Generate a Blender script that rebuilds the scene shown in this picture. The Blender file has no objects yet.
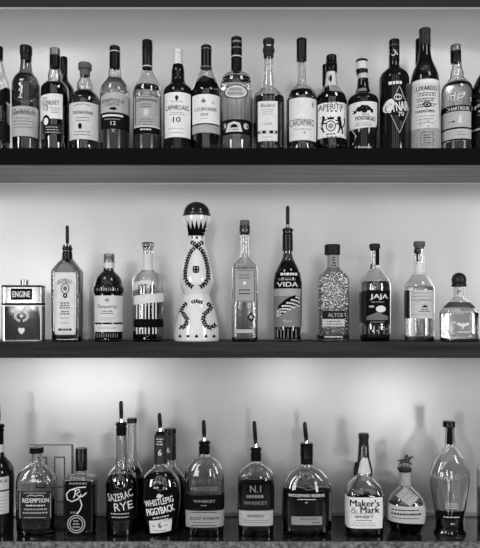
import bpy, bmesh, math, random
from mathutils import Vector, Matrix
random.seed(7)
C = bpy.context.scene.collection
PI = math.pi
F = 621.0            # focal length in pixels of a 480 px wide frame
HX, HY = 240.0, 320.0
ZC = 1.5             # eye height
YF, YW = 1.60, 1.824 # shelf fronts, back wall
Z_TOP, Z_MID, Z_BOT = ZC + .443, ZC - .0567, ZC - .573
TH = .041

# ------------------------------------------------------------------ materials
_m = {}
def mat(name, g=.5, rough=.5, metal=0., trans=0., ior=1.45, var=.0, vscale=60., bump=0., bscale=200., spec=.5, coat=0., stretch=None, absorb=0.):
    if name in _m: return _m[name]
    m = bpy.data.materials.new(name); m.use_nodes = True
    nt = m.node_tree; b = nt.nodes['Principled BSDF']
    b.inputs['Base Color'].default_value = (g, g, g, 1)
    b.inputs['Roughness'].default_value = rough
    b.inputs['Metallic'].default_value = metal
    b.inputs['Transmission Weight'].default_value = trans
    b.inputs['IOR'].default_value = ior
    b.inputs['Specular IOR Level'].default_value = spec
    b.inputs['Coat Weight'].default_value = coat
    if absorb:
        va = nt.nodes.new('ShaderNodeVolumeAbsorption'); va.inputs['Color'].default_value = (0, 0, 0, 1); va.inputs['Density'].default_value = absorb
        nt.links.new(va.outputs[0], nt.nodes['Material Output'].inputs['Volume'])
    if var or bump:
        tc = nt.nodes.new('ShaderNodeTexCoord'); mp = nt.nodes.new('ShaderNodeMapping')
        nt.links.new(tc.outputs['Object'], mp.inputs['Vector'])
        if stretch: mp.inputs['Scale'].default_value = stretch
    if var:
        n = nt.nodes.new('ShaderNodeTexNoise'); n.inputs['Scale'].default_value = vscale; n.inputs['Detail'].default_value = 5
        r = nt.nodes.new('ShaderNodeMapRange')
        r.inputs['From Min'].default_value = .3; r.inputs['From Max'].default_value = .7
        r.inputs['To Min'].default_value = g * (1 - var); r.inputs['To Max'].default_value = min(.95, g * (1 + var))
        nt.links.new(mp.outputs[0], n.inputs['Vector']); nt.links.new(n.outputs[0], r.inputs['Value'])
        nt.links.new(r.outputs[0], b.inputs['Base Color'])
    if bump:
        n = nt.nodes.new('ShaderNodeTexNoise'); n.inputs['Scale'].default_value = bscale; n.inputs['Detail'].default_value = 2
        bp = nt.nodes.new('ShaderNodeBump'); bp.inputs['Strength'].default_value = bump; bp.inputs['Distance'].default_value = .003 if trans else .002
        nt.links.new(mp.outputs[0], n.inputs['Vector']); nt.links.new(n.outputs[0], bp.inputs['Height'])
        nt.links.new(bp.outputs[0], b.inputs['Normal'])
    _m[name] = m
    return m

def paper(g):
    if g < .12: g *= .22
    return mat('paper_%02d' % round(g * 1000), g, .6, var=.07, vscale=90, spec=.05 if g < .12 else .2)
def ink(g):
    if g < .12: g *= .22
    return mat('ink_%02d' % round(g * 1000), g, .6, spec=.04)
def liq(g):
    if g < .06: g *= .35
    return mat('liquid_%04d' % round(g * 10000), g, .0, trans=1., ior=1.34)
CLEAR = mat('clear_glass', .98, .0, trans=1., ior=1.5, absorb=42)
WAVY  = mat('hammered_glass', .9, .0, trans=1., ior=1.5, bump=.8, bscale=260, absorb=8, var=.45, vscale=330)  # light and dark sparkle is mottled into the glass colour
BLUEG = mat('tinted_gin_glass', .55, .0, trans=1., ior=1.5, absorb=70)
TINT  = mat('smoky_glass', .16, .0, trans=1., ior=1.48)
GREEN = mat('bottle_green_glass', .45, .0, trans=1., ior=1.48)
BLACKG = mat('near_black_glass', .006, .05)
BLACK = mat('black_plastic', .005, .2, spec=.22)
FOIL  = mat('dark_foil', .012, .25, metal=.1, spec=.25)
GREY  = mat('grey_foil', .2, .3, metal=.5)
LITE  = mat('pale_foil', .62, .35)
CORK  = mat('cork', .09, .7, var=.3, vscale=400)
WOODC = mat('dark_wood_stopper', .02, .45, spec=.15, var=.3, vscale=200)
CHROME = mat('chrome', .7, .15, metal=1.)
PEWTER = mat('pewter', .04, .35, metal=.6)
WAX   = mat('black_wax', .018, .22, coat=.6)
CERAM = mat('white_ceramic', .72, .12, coat=.6)
BRUSH = mat('brushed_tin', .42, .2, metal=.9, var=.12, vscale=8)
TINB  = mat('mirror_tin', .30, .08, metal=1., bump=.35, bscale=14)
EMB   = mat('raised_glass_lettering', .8, .05, trans=.85, ior=1.5)
PRINT = mat('white_screen_print', .72, .45)

# ------------------------------------------------------------------ basics
def link(name, me, m=None, parent=None, smooth=True):
    o = bpy.data.objects.new(name, me); C.objects.link(o)
    if m: me.materials.append(m)
    if smooth:
        for p in me.polygons: p.use_smooth = True
    if parent: o.parent = parent
    return o
def mesh(name, vs, fs):
    me = bpy.data.meshes.new(name); me.from_pydata([tuple(v) for v in vs], [], fs); me.update(); return me
def empty(name, loc, label, cat, group=None):
    o = bpy.data.objects.new(name, None); C.objects.link(o); o.location = loc; o.empty_display_size = .03
    o['label'] = label; o['category'] = cat
    if group: o['group'] = group
    return o
def box(name, x0, x1, y0, y1, z0, z1, m, parent=None, bevel=0.):
    bm = bmesh.new(); bmesh.ops.create_cube(bm, size=1)
    for v in bm.verts:
        v.co = Vector(((x0 + x1) / 2 + v.co.x * (x1 - x0), (y0 + y1) / 2 + v.co.y * (y1 - y0), (z0 + z1) / 2 + v.co.z * (z1 - z0)))
    if bevel: bmesh.ops.bevel(bm, geom=bm.edges[:], offset=bevel, segments=3, affect='EDGES', profile=.5)
    me = bpy.data.meshes.new(name); bm.to_mesh(me); bm.free()
    return link(name, me, m, parent, smooth=False)
def pchip(pts):
    xs = [p[0] for p in pts]; ys = [p[1] for p in pts]; n = len(xs)
    h = [max(1e-9, xs[i + 1] - xs[i]) for i in range(n - 1)]; d = [(ys[i + 1] - ys[i]) / h[i] for i in range(n - 1)]
    s = [d[0]] + [0.] * (n - 2) + [d[-1]]
    for i in range(1, n - 1):
        if d[i - 1] * d[i] > 0:
            w1, w2 = 2 * h[i] + h[i - 1], h[i] + 2 * h[i - 1]
            s[i] = (w1 + w2) / (w1 / d[i - 1] + w2 / d[i])
    def f(x):
        if x <= xs[0]: return ys[0]
        if x >= xs[-1]: return ys[-1]
        i = 0
        while x > xs[i + 1]: i += 1
        t = (x - xs[i]) / h[i]
        return (2*t**3 - 3*t*t + 1) * ys[i] + (t**3 - 2*t*t + t) * h[i] * s[i] + (-2*t**3 + 3*t*t) * ys[i + 1] + (t**3 - t*t) * h[i] * s[i + 1]
    return f
def ringpt(a, b, n, t):
    s, c = math.sin(t), math.cos(t)
    return (a * math.copysign(abs(s) ** (2 / n), s), -b * math.copysign(abs(c) ** (2 / n), c))
def loft(rings, seg=48, caps=(True, True)):
    """rings: (z, a, b, n) -> verts, faces"""
    vs, fs = [], []
    for z, a, b, n in rings:
        for k in range(seg):
            x, y = ringpt(a, b, n, 2 * PI * k / seg); vs.append((x, y, z))
    for i in range(len(rings) - 1):
        for k in range(seg):
            k2 = (k + 1) % seg
            fs.append((i * seg + k, i * seg + k2, (i + 1) * seg + k2, (i + 1) * seg + k))
    if caps[0]: fs.append(tuple(reversed(range(seg))))
    if caps[1]: fs.append(tuple(range((len(rings) - 1) * seg, len(rings) * seg)))
    return vs, fs

class Bottle:
    """pts: (image row, half width in px) from lip to base, as seen on the bottle's axis plane"""
    def __init__(s, name, label, cx, pts, shelf, group, n=2., dr=1., glass=CLEAR, liquid=None, front=1.628, thick=.0028, base=.006, cat='bottle', heel=.93, part='glass_body'):
        s.z0 = shelf; s.N = n; s.dr = dr
        hwmax = max(p[1] for p in pts)
        Y = front + .03
        for _ in range(6):
            t = abs(cx - HX) / F; q = n / (n - 1.)
            K = (1 + (dr * t) ** q) ** (1 / q)
            s.K = K; Y = front + hwmax * Y / F / K * dr
        s.Y = Y; s.sc = Y / F; s.X = (cx - HX) * Y / F; s.cx = cx
        K /= (1.055 if shelf == Z_TOP else 1.035) if n < 3 else 1.015; s.K = K
        zp = sorted([(s.zpx(py), hw * s.sc / K) for py, hw in pts])
        hb = zp[0][1]
        zp = [p for p in zp if p[0] > .004]
        zp = [(0., hb * heel), (.0012, hb * (heel + (1 - heel) * .7)), (.0035, hb)] + zp
        s.top = zp[-1][0]; s.rf = pchip(zp); s.amax = max(p[1] for p in zp); s.amin = zp[-1][1]
        s.root = empty(name, (s.X, s.Y, s.z0), label, cat, group)
        zs = sorted(set([round(p[0], 5) for p in zp] + [s.top * i / 44 for i in range(45)]))
        if glass is not None:
            rings = [(z,) + s.abn(z) for z in zs]
            if glass in (BLACKG, CERAM, BRUSH):
                vs, fs = loft(rings)
            else:
                inner = []
                for z in reversed(zs):
                    if z < base: break
                    a, b, nn = s.abn(z); th = min(thick, a * .4); inner.append((z, a - th, b - th, nn))
                a, b, nn = s.abn(base); inner.append((base, (a - thick) * .9, (b - thick) * .9, nn))
                vs, fs = loft(rings + inner)
            s.body = link(part, mesh(part, vs, fs), glass, s.root)
        if liquid:
            g, ly = liquid; zl = s.zpx(ly); e = thick + .0004
            lz = [base + .0006] + [z for z in zs if base + .002 < z < zl - .0005] + [zl]
            rr = []
            for i, z in enumerate(lz):
                a, b, nn = s.abn(z); k = .9 if i == 0 else 1
                rr.append((z, (a - e) * k, (b - e) * k, nn))
            vs, fs = loft(rr); link('liquid', mesh('liquid', vs, fs), liq(g), s.root)
    def zpx(s, py, Y=None): return (HY - py) * (Y or s.Y) / F + ZC - s.z0
    def abn(s, z):
        a = s.rf(z)
        u = 0 if s.amax <= s.amin else min(1, max(0, (a - s.amin) / (s.amax - s.amin))); u = u * u * (3 - 2 * u)
        return a, a * (1 + (s.dr - 1) * u), 2 + (s.N - 2) * u
    def fy(s, x, z):
        a, b, n = s.abn(z); return -b * (1 - min(abs(x) / a, .9995) ** n) ** (1 / n)
    def hit(s, px, py):
        Yf = s.Y - s.amax * s.dr * .7
        for _ in range(14):
            x = (px - HX) * Yf / F - s.X; z = s.zpx(py, Yf)
            Yf = .5 * Yf + .5 * (s.Y + s.fy(x, z))
        return x, z, Yf
    # ---- parts
    def turn(s, name, pts, m, parent=None, n=2., dr=1., cx=None, seg=32, grow=0., rim=True):
        Yc = s.Y - (max(p[1] for p in pts) * s.sc * .95 if rim and pts[0][0] < HY else 0)
        zp = sorted((s.zpx(py, Yc), hw * s.sc / s.K + grow) for py, hw in pts)
        vs, fs = loft([(z, a, a * dr, n) for z, a in zp], seg)
        if cx is not None:
            dx = (cx - s.cx) * s.sc; vs = [(x + dx, y, z) for x, y, z in vs]
        o = link(name, mesh(name, vs, fs), m, parent or s.root)
        try: o.data.set_sharp_from_angle(angle=.7)
        except Exception: pass
        return o
    def label(s, x0, x1, y0, y1, g, name='label', m=None, arch=0., archb=0., parent=None, eps=.0004, lab=None, wrap=True, skew=0., rows=6, cols=28, corner=0., tmax=2.0):
        xm, ym = (x0 + x1) / 2, (y0 + y1) / 2
        xm = min(max(xm, s.cx - 4), s.cx + 4)
        _, zt, _ = s.hit(xm, y0); _, zb, _ = s.hit(xm, y1)
        a, b, n = s.abn((zt + zb) / 2)
        def ang(px, sg):
            x, _, _ = s.hit(px, ym)
            if wrap and abs(x) > .92 * a: return sg * tmax
            return math.copysign(math.asin(min(1, (min(abs(x) / a, 1)) ** (n / 2))), x)
        t0, t1 = ang(x0, -1), ang(x1, 1)
        vs, fs = [], []
        for j in range(rows + 1):
            v = j / rows
            for i in range(cols + 1):
                u = i / cols; t = t0 + (t1 - t0) * u; un = 2 * u - 1
                cr = corner * s.sc * max(0, (abs(un) - .75) / .25) ** 2
                top = zt - arch * s.sc * un * un - cr - skew * s.sc * un; bot = zb + archb * s.sc * un * un + cr - skew * s.sc * un
                z = bot + (top - bot) * v; a, b, n = s.abn(z)
                x, y = ringpt(a + eps, b + eps, n, t); vs.append((x, y, z))
        w = cols + 1
        for j in range(rows):
            for i in range(cols): fs.append((j*w+i, j*w+i+1, (j+1)*w+i+1, (j+1)*w+i))
        o = link(name, mesh(name, vs, fs), m or paper(g), parent or s.root)
        if lab: o['label'] = lab
        return o
    def wrapv(s, cx, cy, offs, eps):
        x0, z0, Yf = s.hit(cx, cy); k = Yf / F; out = []
        for dx, dy in offs:
            x, z = x0 + dx * k, z0 + dy * k
            a, b, n = s.abn(z); x = max(-.999 * a, min(.999 * a, x))
            out.append((x, s.fy(x, z) - eps, z))
        return out
    def text(s, body, cx, cy, w, h, g=.02, parent=None, bold=.0, rot=0., shear=0., m=None, name='lettering', arc=0., eps=.0008):
        cu = bpy.data.curves.new('t', 'FONT'); cu.body = body; cu.resolution_u = 2; cu.shear = shear; cu.size = 1
        ob = bpy.data.objects.new('t', cu); C.objects.link(ob)
        bpy.context.view_layer.update()
        me = bpy.data.meshes.new_from_object(ob.evaluated_get(bpy.context.evaluated_depsgraph_get()))
        bpy.data.objects.remove(ob); bpy.data.curves.remove(cu)
        xs = [v.co.x for v in me.vertices]; ys = [v.co.y for v in me.vertices]
        bw, bh = max(xs) - min(xs), max(ys) - min(ys); mx, my = (max(xs) + min(xs)) / 2, (max(ys) + min(ys)) / 2
        bm = bmesh.new(); bm.from_mesh(me)
        lim = 1.5 / h * bh
        for _ in range(3):
            le = [e for e in bm.edges if e.calc_length() > max(lim, .25 * bh)]
            if not le: break
            bmesh.ops.subdivide_edges(bm, edges=le, cuts=1); bmesh.ops.triangulate(bm, faces=bm.faces[:])
        bm.to_mesh(me); bm.free()
        cr, sr = math.cos(math.radians(rot)), math.sin(math.radians(rot)); offs = []
        for v in me.vertices:
            x = (v.co.x - mx) / bw * w; y = (v.co.y - my) / bh * h
            y -= arc * (2 * x / w) ** 2
            offs.append((x * cr - y * sr, x * sr + y * cr))
        for v, c in zip(me.vertices, s.wrapv(cx, cy, offs, eps)): v.co = c
        me.name = name
        if bold > 0:      # heavier strokes: the same outline again, shifted sideways
            bm = bmesh.new(); k = Yf0 = s.sc * .5 * h * bold * 1.6
            for d in (-1, 0, 1):
                n0 = len(bm.verts); bm.from_mesh(me); bm.verts.ensure_lookup_table()
                for v in bm.verts[n0:]:
                    v.co.x += d * k; v.co.y -= .00003 * d
            bm.to_mesh(me); bm.free()
        return link(name, me, m or ink(g), parent or s.root, smooth=False)
    def shapes(s, cx, cy, polys, g=.02, name='emblem', parent=None, m=None, eps=.0007):
        """polys: star-shaped outlines in px offsets (y up) from (cx, cy)"""
        bm = bmesh.new()
        for P in polys:
            if len(P) < 3: continue
            bm.faces.new([bm.verts.new((p[0], p[1], 0)) for p in P])
        bmesh.ops.triangulate(bm, faces=bm.faces[:])
        for _ in range(3):
            le = [e for e in bm.edges if e.calc_length() > 3.]
            if not le: break
            bmesh.ops.subdivide_edges(bm, edges=le, cuts=1); bmesh.ops.triangulate(bm, faces=bm.faces[:])
        bm.verts.index_update(); vs = [(v.co.x, v.co.y) for v in bm.verts]; fs = [tuple(v.index for v in f.verts) for f in bm.faces]; bm.free()
        return link(name, mesh(name, s.wrapv(cx, cy, vs, eps), fs), m or ink(g), parent or s.root, smooth=False)
    def strokes(s, pts_list, w, g=.02, name='emblem', parent=None, m=None, eps=.0007):
        """lines through absolute image points"""
        vs, fs = [], []
        for pts in pts_list:
            b = len(vs)
            for i, p in enumerate(pts):
                q0 = pts[max(0, i - 1)]; q1 = pts[min(len(pts) - 1, i + 1)]
                d = Vector((q1[0] - q0[0], q1[1] - q0[1])); d = d.normalized() if d.length else Vector((1, 0))
                nx, ny = -d.y * w / 2, d.x * w / 2
                for sg in (-1, 1):
                    x, z, Yf = s.hit(p[0] + sg * nx, p[1] + sg * ny); vs.append((x, Yf - s.Y - eps, z))
            for i in range(len(pts) - 1): fs.append((b + 2*i, b + 2*i + 1, b + 2*i + 3, b + 2*i + 2))
        return link(name, mesh(name, vs, fs), m or ink(g), parent or s.root, smooth=False)
    def print_(s, cx, cy, w, rows, dy, g=.1, parent=None, h=.8, name='fine_print', m=None, skew=0., eps=.0008):
        rnd = random.Random(int(cx * 7 + cy)); vs, fs = [], []
        for r in range(rows):
            ww = w * rnd.uniform(.7, 1.); x = -ww / 2
            while x < ww / 2:
                L = rnd.uniform(1.2, 3.2); L = min(L, ww / 2 - x)
                if L < .5: break
                yy = -r * dy + skew * x; b = len(vs)
                vs += [(x, yy - h / 2), (x + L, yy - h / 2 + skew * L), (x + L, yy + h / 2 + skew * L), (x, yy + h / 2)]; fs.append((b, b+1, b+2, b+3)); x += L + .7
        return link(name, mesh(name, s.wrapv(cx, cy, vs, eps), fs), m or ink(g), parent or s.root, smooth=False)
    def tube(s, name, path, m, parent=None):
        """path: (px, py, radius px) on the axis plane"""
        vs, fs = [], []; seg = 16; P = [Vector(((x - s.cx) * s.sc, 0, s.zpx(y))) for x, y, r in path]
        for i, p in enumerate(P):
            d = (P[min(i + 1, len(P) - 1)] - P[max(i - 1, 0)]).normalized(); u = Vector((0, 1, 0)); w = d.cross(u)
            r = path[i][2] * s.sc
            for k in range(seg):
                t = 2 * PI * k / seg; vs.append(p + (u * math.cos(t) + w * math.sin(t)) * r)
        for i in range(len(P) - 1):
            for k in range(seg): fs.append((i*seg+k, i*seg+(k+1)%seg, (i+1)*seg+(k+1)%seg, (i+1)*seg+k))
        fs.append(tuple(range(seg))); fs.append(tuple(range((len(P)-1)*seg, len(P)*seg)))
        return link(name, mesh(name, vs, fs), m, parent or s.root)
    def pourer(s, y0, y1, ytip, xtip, r=2., hw=5.2):
        """a speed pourer: ribbed collar y0..y1 on the lip, spout up to (xtip, ytip)"""
        p = s.turn('pourer', [(y0, hw * .72), (y0 + 1, hw), (y0 + 3.2, hw), (y0 + 3.8, hw * .8), (y0 + 5, hw * .8), (y0 + 5.6, hw * .95), (y1, hw * .9)], BLACK)
        s.turn('chrome_sleeve', [(y0 - 4, r * .8), (y0, r * 1.15)], CHROME, p)
        s.tube('spout', [(s.cx + (xtip - s.cx) * .15, y0 - 2, r * .85), (s.cx + (xtip - s.cx) * .4, y0 - (y0 - ytip) * .35, r * 1.05),
                         (xtip, ytip + 3, r), (xtip, ytip + 1, r * .85), (xtip, ytip, r * .5)], BLACK, p)
        return p

def ell(rx, ry, n=20, ox=0., oy=0., rot=0.):
    c, q = math.cos(rot), math.sin(rot)
    return [(ox + rx*math.cos(2*PI*i/n)*c - ry*math.sin(2*PI*i/n)*q, oy + rx*math.cos(2*PI*i/n)*q + ry*math.sin(2*PI*i/n)*c) for i in range(n)]
def circ(cx, cy, rx, ry=None, n=28, a0=0., a1=2 * PI):
    ry = ry or rx
    return [(cx + rx * math.cos(a0 + (a1 - a0) * i / n), cy - ry * math.sin(a0 + (a1 - a0) * i / n)) for i in range(n + 1)]
def rect(x0, y0, x1, y1):
    def seg(p, q): return [(p[0] + (q[0]-p[0])*i/6, p[1] + (q[1]-p[1])*i/6) for i in range(7)]
    return [seg((x0,y0),(x1,y0)), seg((x1,y0),(x1,y1)), seg((x1,y1),(x0,y1)), seg((x0,y1),(x0,y0))]
def leaves(path, step, L, W, side=True):
    """leaf outlines on both sides of a path (absolute image points) -> polys relative to (0,0), y up"""
    polys = []; acc = 0.
    for (x0, y0), (x1, y1) in zip(path, path[1:]):
        d = math.hypot(x1-x0, y1-y0); 
        if d == 0: continue
        while acc < d:
            t = acc / d; x, y = x0 + (x1-x0)*t, y0 + (y1-y0)*t; th = math.atan2(-(y1-y0), x1-x0)
            for sg in ((-1, 1) if side else (0,)):
                r = th + sg * .8
                polys.append(ell(L, W, 8, x + math.cos(r)*L*.8*abs(sg), -y + math.sin(r)*L*.8*abs(sg), r))
            acc += step
        acc -= d
    return polys

exec_list = []
# ================================================================== THE PLACE
WALL = mat('satin_wall_panel', .58, .25, metal=.42, var=.03, vscale=6, bump=.06, bscale=9, spec=.5)
def struct(o): o['kind'] = 'structure'; return o
struct(box('wall_back', -2.2, 2.2, YW, YW + .08, 0, 2.9, WALL))
struct(box('floor', -2.6, 2.6, -2.2, YW + .08, -.06, 0, mat('floor_board', .10, .5, var=.3, vscale=4, stretch=(1, 8, 1))))
STRIP = mat('pale_strip', .75, .4)
for zt, nm in ((Z_TOP - TH, 'joint_strip_1'), (Z_MID - TH, 'joint_strip_2'), (ZC + .9165, 'joint_strip_3')):
    struct(box(nm, -2.2, 2.2, YW - .004, YW, zt - .0035, zt, STRIP))  # thin pale strip where each shelf underside meets the wall
struct(box('baseboard_back', -2.2, 2.2, YW - .007, YW, Z_BOT, Z_BOT + .009, mat('grey_upstand', .30, .25)))

UNDER = mat('bounce_lit_underside', .30, .38, var=.35, vscale=5, stretch=(.35, 9, 1))  # lightened colour stands in for light bounced up from below
DARKW = mat('dark_stained_shelf', .022, .6, spec=.15, var=.55, vscale=14, stretch=(.25, 3, 6), bump=.2, bscale=60)
BLKF  = mat('black_shelf_edge', .004, .9, bump=.3, bscale=500, spec=.1)
def shelf(z, label, fm, um, th=TH):
    s = empty('shelf', (0, YW, z - th), label, 'shelf')
    def p(nm, y0, y1, za, zb, m): return box(nm, -2.2, 2.2, y0 - YW, y1 - YW, za, zb, m, s)
    p('board', YF + .012, YW - .0005, .003, th, BLKF if fm is BLKF else DARKW)
    p('underside_panel', YF + .012, YW - .0005, 0, .003, um)
    p('front_edge', YF, YF + .012, 0, th, fm)
    return s
shelf(Z_TOP, 'long black edged wall shelf with wood underside coloured as if lit from below, holding the upper bottle row', BLKF, UNDER)
shelf(Z_MID, 'long dark stained wooden wall shelf under the ceramic bottle and square tin', DARKW, DARKW)
shelf(ZC + .9165 + TH, 'dark wall shelf highest up, only its empty underside showing', BLKF, mat('unlit_underside', .05, .6, var=.2, vscale=5, stretch=(.3, 8, 1)))  # underside given a darker colour as the unlit one

ct = empty('bar_counter', (0, YW, 0), 'glossy dark back bar counter with speckled stone front edge', 'counter')
box('counter_top', -2.2, 2.2, YF + .010 - YW, -.0005, Z_BOT - .03, Z_BOT, mat('gloss_black_top', .012, .10, var=.3, vscale=30, spec=.6), ct)
STONE = mat('speckled_stone', .13, .5, var=.85, vscale=110, bump=.6, bscale=160)
e = box('stone_edge', -2.2, 2.2, YF - YW, YF + .010 - YW, Z_BOT - .04, Z_BOT + .0006, STONE, ct, bevel=.002)
box('cabinet', -2.2, 2.2, YF + .04 - YW, -.0005, 0, Z_BOT - .03, mat('dark_cabinet', .03, .4, var=.3, vscale=6, stretch=(6, 1, .4)), ct)

# wall plate behind the counter bottles
k = YW / F
def wx(px): return (px - HX) * k
def wz(py): return (HY - py) * k + ZC
wp = empty('switch_plate', (wx(52), YW, wz(500)), 'pale double switch cover on the wall behind the counter bottles', 'switch plate')
PL = mat('plate_plastic', .55, .3)
PLD = mat('plate_gap', .10, .5)
x0, x1, zt = wx(31) - wx(52), wx(72) - wx(52), wz(445) - wz(500)
box('plate_outline', x0 - .002, x1 + .002, -.003, 0, -.002, zt + .002, PLD, wp)  # dark sheet showing as an outline around the plate
pl = box('plate', x0, x1, -.008, -.001, 0, zt, PL, wp, bevel=.0012)
for a, b in ((37, 48), (55, 66)):
    g = box('rocker_surround', wx(a) - wx(52), wx(b) - wx(52), -.0086, -.0075, wz(487) - wz(500), wz(456) - wz(500), PLD, wp)
    box('rocker', wx(a + 1.3) - wx(52), wx(b - 1.3) - wx(52), -.0105, -.0083, wz(485.7) - wz(500), wz(457.3) - wz(500), PL, g, bevel=.0008)

# ================================================================== TOP SHELF
GT = 'bottles on the upper shelf'; GM = 'bottles on the middle shelf'; GB = 'bottles on the counter'
def T(label, cx, pts, **k): return Bottle('liquor_bottle', label, cx, pts, Z_TOP, GT, **k)
def M(label, cx, pts, **k): return Bottle(k.pop('name', 'liquor_bottle'), label, cx, pts, Z_MID, GM, **k)
def B(label, cx, pts, **k):
    k.setdefault('front', 1.64)
    return Bottle('whiskey_bottle', label, cx, pts, Z_BOT, GB, **k)

# T1 cut by the frame
b = T('half seen square bottle with slanted black label, first on the upper shelf', -1.5, [(50, 4), (60, 4.2), (66, 5.5), (86, 11), (95, 11.5), (154, 11.2)], n=4.5, liquid=(.02, 104))
b.turn('cap', [(45, 5), (46, 5.4), (58, 5.2)], BLACK)
b.label(-12, 11, 88, 103, .03, skew=-5, eps=.0006)
b.label(-12, 11, 121, 140, .05)
# T2
b = T('dark green bottle with low domed shoulders, stag crest and grey lettered label', 26, [(48, 4.6), (58, 4.6), (64, 5.6), (70, 6.2), (73, 7), (79, 11.5), (86, 13.6), (95, 13.6), (154, 12.6)], glass=GREEN, n=2.4, liquid=(.25, 76))
b.turn('cap', [(44, 5.8), (44.8, 6.3), (52, 6.3), (52.6, 5.7), (59, 5.4)], FOIL)
l = b.label(12, 38.5, 106, 136, .42); b.text('Glenfiddich', 22.5, 111.5, 22, 5.5, .02, l, bold=.01); b.print_(23, 118, 19, 4, 3, .12, l)
b.strokes([[(21, 82), (19, 84), (21.5, 87), (19, 90), (22, 92), (20, 95), (22, 98), (18.5, 97)], [(19, 83), (22.5, 86), (21, 93)]], 1.1, m=PRINT, name='stag_crest')
b.strokes([[(14, 97), (20, 101), (26, 103), (32, 101), (38, 95)]], .7, .3, name='raised_ridge', m=EMB)
# T3b behind
b = T('slim dark bottle standing behind the clear one numbered 12', 64, [(60, 3), (74, 3.2), (80, 4), (90, 9.5), (154, 9.5)], front=1.705, glass=TINT, liquid=(.03, 90))
b.turn('cap', [(56, 3), (56.8, 3.4), (74, 3.4)], BLACK)
# T3
b = T('clear round bottle with black capsule and white label numbered 12', 55, [(52, 4), (66, 4.5), (72, 6), (78, 7), (80.5, 6.6), (83, 9), (89, 13.3), (96, 13.6), (154, 12.8)], liquid=(.035, 85))
b.turn('cap', [(46.6, 4.4), (47.2, 5.1), (54, 5.1)], GREY); b.turn('capsule', [(54, 5.2), (66, 5.3)], BLACK)
l = b.label(40, 62.5, 94, 119, .72, archb=-0, skew=-1); b.text('GLENLIVET', 50, 102.5, 17, 4.6, .02, l, bold=.01); b.text('THE', 45, 98.5, 5, 2, .02, l); b.text('12', 46, 108, 4.8, 5, .02, l, bold=.02); b.print_(55, 108, 9, 3, 2.2, .2, l)
b.shapes(46, 121, [ell(4.5, 6)], .02, 'arched_cutout', l); b.shapes(46, 121.5, [ell(2.6, 3.6)], .8, 'arched_medallion', l, eps=.001)
l = b.label(43, 62, 124, 133, .10); b.print_(52, 127, 15, 3, 2.6, .5, l)
# T4
b = T('clear bottle with cork stopper, bulbous neck and cream label with dark blot', 85, [(70, 4.4), (75, 4.6), (79, 5), (84, 7.3), (88, 7.6), (90.5, 7), (94, 11), (101, 15), (106, 15.4), (154, 14.8)], liquid=(.10, 92))
b.turn('cork_stopper', [(61, 5.6), (61.8, 6.5), (67, 6.5), (68, 5), (74, 4.9)], CORK)
l = b.label(69.5, 98.5, 102, 139, .6, arch=0); b.text('THE BALVENIE', 82, 112.3, 20, 3.2, .02, l, bold=.015)
b.strokes([circ(82.5, 108, 9, 4, a0=.4, a1=PI-.4)], .6, .15, parent=l); b.print_(82, 117.5, 14, 2, 3, .15, l); b.shapes(80, 126, [ell(2, 3)], .02, 'blot', l); b.print_(82, 131.5, 18, 2, 3, .15, l)
# T5
b = T('light coloured bottle with crest lettering over a dark panel numbered 12', 114.8, [(60, 4.4), (66, 4.6), (70, 5.8), (74, 6.4), (77, 6.2), (81, 9), (88, 13.2), (94, 14.2), (154, 13.4)], liquid=(.7, 80))
b.turn('capsule', [(44.6, 4.4), (45.2, 5), (66, 5.3)], BLACK); b.turn('cap_ring', [(50, 5.15), (50.8, 5.15)], LITE)
l = b.label(101, 128.5, 92, 112, .42, arch=3); b.text('KNAPPOGUE', 112.5, 100, 22, 3.6, .02, l, bold=.01, arc=.8); b.text('CASTLE', 112, 104, 14, 3, .02, l, bold=.01); b.shapes(113, 108.5, [ell(4, 1.3), ell(1, 2, ox=1)], .03, parent=l)
l = b.label(101, 128.5, 112.5, 129, .03, lab='dark lower label'); b.label(102.5, 123, 114.3, 116.2, .7, 'band', eps=.0007, parent=l, wrap=False); b.text('12', 113.2, 123, 5, 3.8, .7, l, bold=.02); b.print_(112, 119, 22, 1, 2, .4, l)
b.label(102, 127, 129.5, 154, .04, m=mat('dark_lower_band', .02, .2))
b.text('X', 113.2, 130.5, 3.5, 3.5, .5)
# T6
b = T('tapering light bottle with dark tall capsule and two black bands low down', 147.3, [(60, 4.2), (67.5, 4.5), (74, 6.3), (82, 10.5), (90, 13.2), (97, 13.8), (154, 13.2)], liquid=(.78, 88))
b.turn('capsule', [(38.8, 4.5), (39.5, 5), (67.5, 4.9)], FOIL); b.turn('cap_ring', [(46, 5.2), (47, 5.2)], BLACK); b.turn('cap_ring', [(65, 5.2), (66, 5.2)], LITE)
l = b.label(134, 159.5, 95.5, 125, .36); b.strokes(rect(135.5, 96.6, 158.5, 124.4), .6, .06, parent=l); b.text('GLENMORANGIE', 146.3, 99.6, 21, 3, .02, l, bold=.01); b.print_(146, 104, 14, 2, 2.6, .1, l); b.shapes(146, 112, [ell(2.6, 3.6)], .55, parent=l); b.print_(146, 119, 16, 2, 2.4, .12, l)
l = b.label(134, 159.5, 127, 133.5, .02, lab='black lower label'); b.print_(146, 129.3, 16, 1, 2, .7, l, h=1.4); b.label(134, 159.5, 125.2, 126.8, .6, 'pale_band')
b.label(134, 159.5, 134, 154, .05, m=mat('dark_lower_band', .02, .2))
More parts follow.
